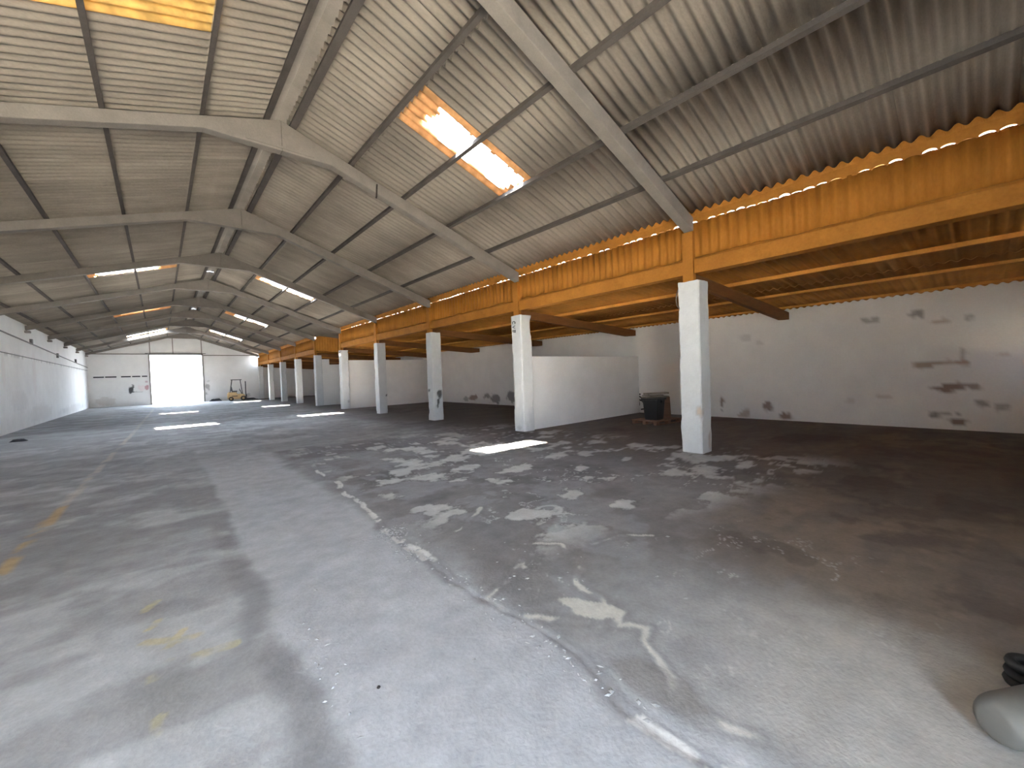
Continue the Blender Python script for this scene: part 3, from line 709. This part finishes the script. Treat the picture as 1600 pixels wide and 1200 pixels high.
# ------------------------------------------------------------------ forklift by the far wall
fk = tag(empty('forklift', (5.5, 45.4, 0), math.radians(-8)), 'small ochre forklift with black guard parked against the far wall', 'forklift')
MB().prism([(-.66,.16), (.42,.16), (.55,.28), (.55,.50), (.40,.62), (-.05,.62), (-.10,.78), (-.60,.80), (-.68,.66)], -.42, .42).build('chassis', M_ochre, fk, bevel=.03)
MB().prism([(-.80,.20), (-.62,.16), (-.62,.84), (-.74,.80), (-.82,.62)], -.44, .44).build('counterweight', M_ochre, fk, bevel=.04)
MB().box(-.45, -.02, -.44, -.425, .40, .47).build('vent', M_dark, fk)
for x, r in ((-.52, .19), (.42, .22)):
    for sgn in (-1, 1):
        w = MB().tube([(x, sgn*.33, r), (x, sgn*.35, r), (x, sgn*.46, r), (x, sgn*.48, r)], [r*.85, r, r, r*.85], 20).build('wheel', M_rubber, fk, True)
        MB().tube([(x, sgn*.475, r), (x, sgn*.49, r)], [r*.5, r*.45], 14).build('hub', M_ochre, w, True)
seat = MB().box(-.48, -.04, -.24, .24, .80, .92).build('seat', M_machine, fk, bevel=.04)
MB().prism([(-.52,.90), (-.38,.90), (-.46,1.32), (-.56,1.32)], -.22, .22).build('backrest', M_machine, seat, bevel=.04)
g = MB()
for sgn in (-1, 1):
    MB().bar((-.58, sgn*.40, .8), (-.42, sgn*.38, 1.92), .055).build('guard_post', M_machine, fk)
    MB().bar((.36, sgn*.40, .6), (.22, sgn*.38, 1.92), .055).build('guard_post', M_machine, fk)
    MB().bar((-.50, sgn*.38, 1.93), (.34, sgn*.38, 1.93), .06).build('guard_rail', M_machine, fk)
for i in range(7): MB().bar((-.46+i*.125, -.38, 1.94), (-.46+i*.125, .38, 1.94), .04, .03).build('guard_slat', M_machine, fk)
MB().tube([(.30,0,.62), (.16,0,1.02)], .03, 8).build('steering_column', M_machine, fk)
MB().tube([(.14+.02*math.cos(a)*1, .15*math.sin(a), 1.03+.13*math.cos(a)*.6) for a in np.linspace(0, 2*math.pi, 20)], .016, 6).build('steering_wheel', M_machine, fk)
for sgn in (-1, 1):
    MB().box(.58, .66, sgn*.26-.045, sgn*.26+.045, .06, 1.78).build('mast_rail', M_machine, fk)
    MB().box(.67, 1.55, sgn*.22-.05, sgn*.22+.05, .05, .085).build('fork', M_machine, fk)
    MB().box(.67, .71, sgn*.22-.05, sgn*.22+.05, .05, .55).build('fork_shank', M_machine, fk)
for z in (.3, .95, 1.74): MB().box(.585, .65, -.22, .22, z-.04, z+.04).build('mast_crossbar', M_machine, fk)
MB().box(.66, .675, -.33, .33, .38, .5).build('carriage', M_machine, fk)

# ------------------------------------------------------------------ dark tarpaulins by the far wall
def heap(name, x0, x1, y0, y1, h, m, label, cat, sd):
    n = 26; b = MB()
    for i in range(n+1):
        for j in range(n+1):
            u, v = i/n, j/n; e = min(1, 4*min(u, 1-u, v, 1-v)*1.2)
            b.v.append((x0+(x1-x0)*u, y0+(y1-y0)*v, .004+h*e*(.35+.65*float(fbm(u*4, v*4, sd)))))
    for i in range(n):
        for j in range(n): q = i*(n+1)+j; b.f.append((q, q+n+1, q+n+2, q+1))
    return tag(b.build(name, m, None, True), label, cat)
heap('tarpaulin', 3.45, 4.45, 46.9, 47.45, .28, M_mat, 'flat dark tarpaulin heap on the floor right of the bright doorway', 'tarpaulin', 3)
heap('tarpaulin', 6.1, 7.25, 46.9, 47.45, .16, M_mat, 'low dark strip of tarpaulin between forklift and farthest column', 'tarpaulin', 5)

# ------------------------------------------------------------------ pallet, bin and scrap in the aisle
pz = tag(empty('pallet', (11.15, 6.35, 0), math.radians(-6)), 'low reddish wooden pallet under the black bin', 'pallet')
for i in range(3):
    MB().box(-.6, .6, -.42+i*.37, -.32+i*.37, 0, .022).build('bottom_board', M_wood, pz)
    for j in range(3): MB().box(-.6+j*.53, -.46+j*.53, -.42+i*.37, -.32+i*.37, .022, .095).build('block', M_wood, pz)
for j in range(7): MB().box(-.6+j*.18, -.48+j*.18, -.45, .45, .095, .118).build('deck_board', M_wood, pz)
bn = tag(empty('bin', (10.95, 6.32, .118)), 'tall black plastic bin standing on the pallet behind nearest column', 'bin')
def loft(name, secs, m, parent, smooth=True, r=.06):
    b = MB(); n = 0
    for (w, d, z) in secs:
        ring = []
        for cx, cy, a0 in ((w-r, d-r, 0), (-w+r, d-r, 90), (-w+r, -d+r, 180), (w-r, -d+r, 270)):
            for q in range(5): a = math.radians(a0+q*22.5); ring.append((cx+r*math.cos(a), cy+r*math.sin(a), z))
        n = len(ring); b.v += ring
    for i in range(len(secs)-1):
        for j in range(n): b.f.append((i*n+j, i*n+(j+1) % n, (i+1)*n+(j+1) % n, (i+1)*n+j))
    b.f.append(tuple(range(n-1, -1, -1)))
    return b.build(name, m, parent, smooth)
loft('body', [(.20,.20,0), (.205,.205,.02), (.245,.245,.60), (.25,.25,.62), (.235,.235,.62), (.20,.20,.05)], M_bin, bn, False)
loft('rim', [(.25,.25,.575), (.278,.278,.58), (.278,.278,.63), (.235,.235,.635), (.235,.235,.58)], M_bin, bn, False)
for sgn in (-1, 1): MB().box(-.06, .06, sgn*.27-.02, sgn*.27+.02, .50, .57).build('handle', M_bin, bn)
scr = [((11.0,6.30,.776), (.80,.20,.03), (0,0,-.5), 'long grey scrap board lying across the black bin'),
       ((10.98,6.36,.815), (.60,.16,.028), (0,0,-.95), 'short grey scrap board on top of the black bin'),
       ((11.06,6.30,.872), (.75,.10,.055), (0,0,-.62), 'squared timber offcut topmost on the black bin')]
for loc, sz, rot, lab in scr:
    o = MB().box(-sz[0]/2, sz[0]/2, -sz[1]/2, sz[1]/2, -sz[2]/2, sz[2]/2).build('scrap_board', M_scrap, None, bevel=.004); o.location = loc; o.rotation_euler = rot
    tag(o, lab, 'board', 'scrap boards on the bin')
o = MB().box(-.25, .25, -.02, .02, 0, .62).build('plywood_sheet', M_wood, None, bevel=.004); o.location = (11.45, 6.32, .122); o.rotation_euler = (-.12, 0, math.radians(-40))
tag(o, 'brown plywood sheet standing on the pallet beside the black bin', 'plywood')
o = MB().box(-.2, .2, -.03, .03, 0, .06).build('timber_offcut', M_chip, None, bevel=.006); o.location = (12.9, 7.75, 0); o.rotation_euler = (0, 0, .4)
tag(o, 'pale timber offcut on the floor beneath the wall scribble', 'timber')
# black scribble on the right wall, behind the bin
def ribbon(pts, w, x, parent):
    b = MB()
    for p, q in zip(pts[:-1], pts[1:]): b.bar((x, p[0], p[1]), (x, q[0], q[1]), .006, w)
    return b.build('graffiti_stroke', M_dark, parent)
for pts, w in (([(8.52,.20),(8.53,.55),(8.45,.68),(8.25,.68)], .05), ([(8.52,.45),(8.35,.50),(8.22,.44),(8.05,.52)], .05), ([(8.33,.48),(8.30,.30),(8.36,.2),(8.5,.18)], .04),
               ([(8.35,.62),(8.2,.55),(8.05,.50)], .05), ([(8.25,.12),(8.02,.16)], .045), ([(8.2,.42),(8.1,.34),(8.0,.38)], .03), ([(7.95,.66),(7.8,.60),(7.7,.64)], .035)):
    ribbon(pts, w, XR-.006, wr)

# ------------------------------------------------------------------ pale bundle at the right edge
bd = tag(empty('bundle', (2.505, -.055, 0)), 'rounded pale grey bundle lying at the bottom right corner of the floor', 'bundle')
ax = Vector((.80, -.52, .0)).normalized()
def cap_tube(c0, L, r, m, name, parent):
    c0 = Vector(c0); pts = []; rs = []
    for i in range(7): a = math.pi/2*i/6; pts.append(c0+ax*(.09*(1-math.cos(a)))); rs.append(max(r*(.55+.45*math.sin(a)), .004))
    pts += [c0+ax*(.3*L), c0+ax*(.6*L), c0+ax*L]; rs += [r*1.03, r*1.0, r*.97]
    return MB().tube(pts, rs, 24).build(name, m, parent, True)
cap_tube((.02, .03, .098), .9, .098, M_grey, 'wrapped_roll', bd)
b2 = tag(empty('hose_coil', (3.10, -.15, 0)), 'dark rubber coil behind the pale grey bundle', 'hose')
for i in range(3):
    MB().tube([(.07*math.cos(a)*(1-.04*i), .07*math.sin(a)*(1-.04*i), .022+.043*i) for a in np.linspace(0, 2*math.pi, 25)], .022, 8).build('loop', M_rubber, b2, True)

# ------------------------------------------------------------------ crumbs of screed on the floor
b = MB()
for cx, cy, sx, sy, n in ((1.72,3.98,.10,.10,150), (1.66,3.42,.08,.12,60), (1.70,2.4,.05,.5,30), (1.66,1.4,.05,.4,40), (.62,2.2,.06,.5,25), (2.3,2.2,.6,.6,30), (1.1,2.6,.5,1.2,20)):
    for i in range(n):
        x, y = random.gauss(cx, sx), random.gauss(cy, sy); a = random.uniform(0, 6.28); l = random.uniform(.006, .024); w = l*random.uniform(.3, .8); h = random.uniform(.003, .008)
        ca, sa = math.cos(a), math.sin(a)
        b.add([(x+ca*l, y+sa*l, .001), (x-sa*w, y+ca*w, .001), (x-ca*l, y-sa*l, .001), (x+sa*w, y-ca*w, .001), (x, y, h)], [(0,1,4), (1,2,4), (2,3,4), (3,0,4)])
tag(b.build('screed_crumbs', M_chip), 'scattered pale crumbs of broken screed along the floor joint', 'debris', kind='stuff')
o = MB().lathe([(.007,0),(.010,.004),(.007,.009),(.002,.010)], 9).build('pebble', M_iron, None, True); o.location = (.79, 2.05, 0)
tag(o, 'single small dark pebble on the pale floor strip', 'pebble')
o = heap('rag', -3.62, -3.25, 19.85, 20.1, .09, M_mat, 'small dark rag lying on the floor near the left wall', 'rag', 8)
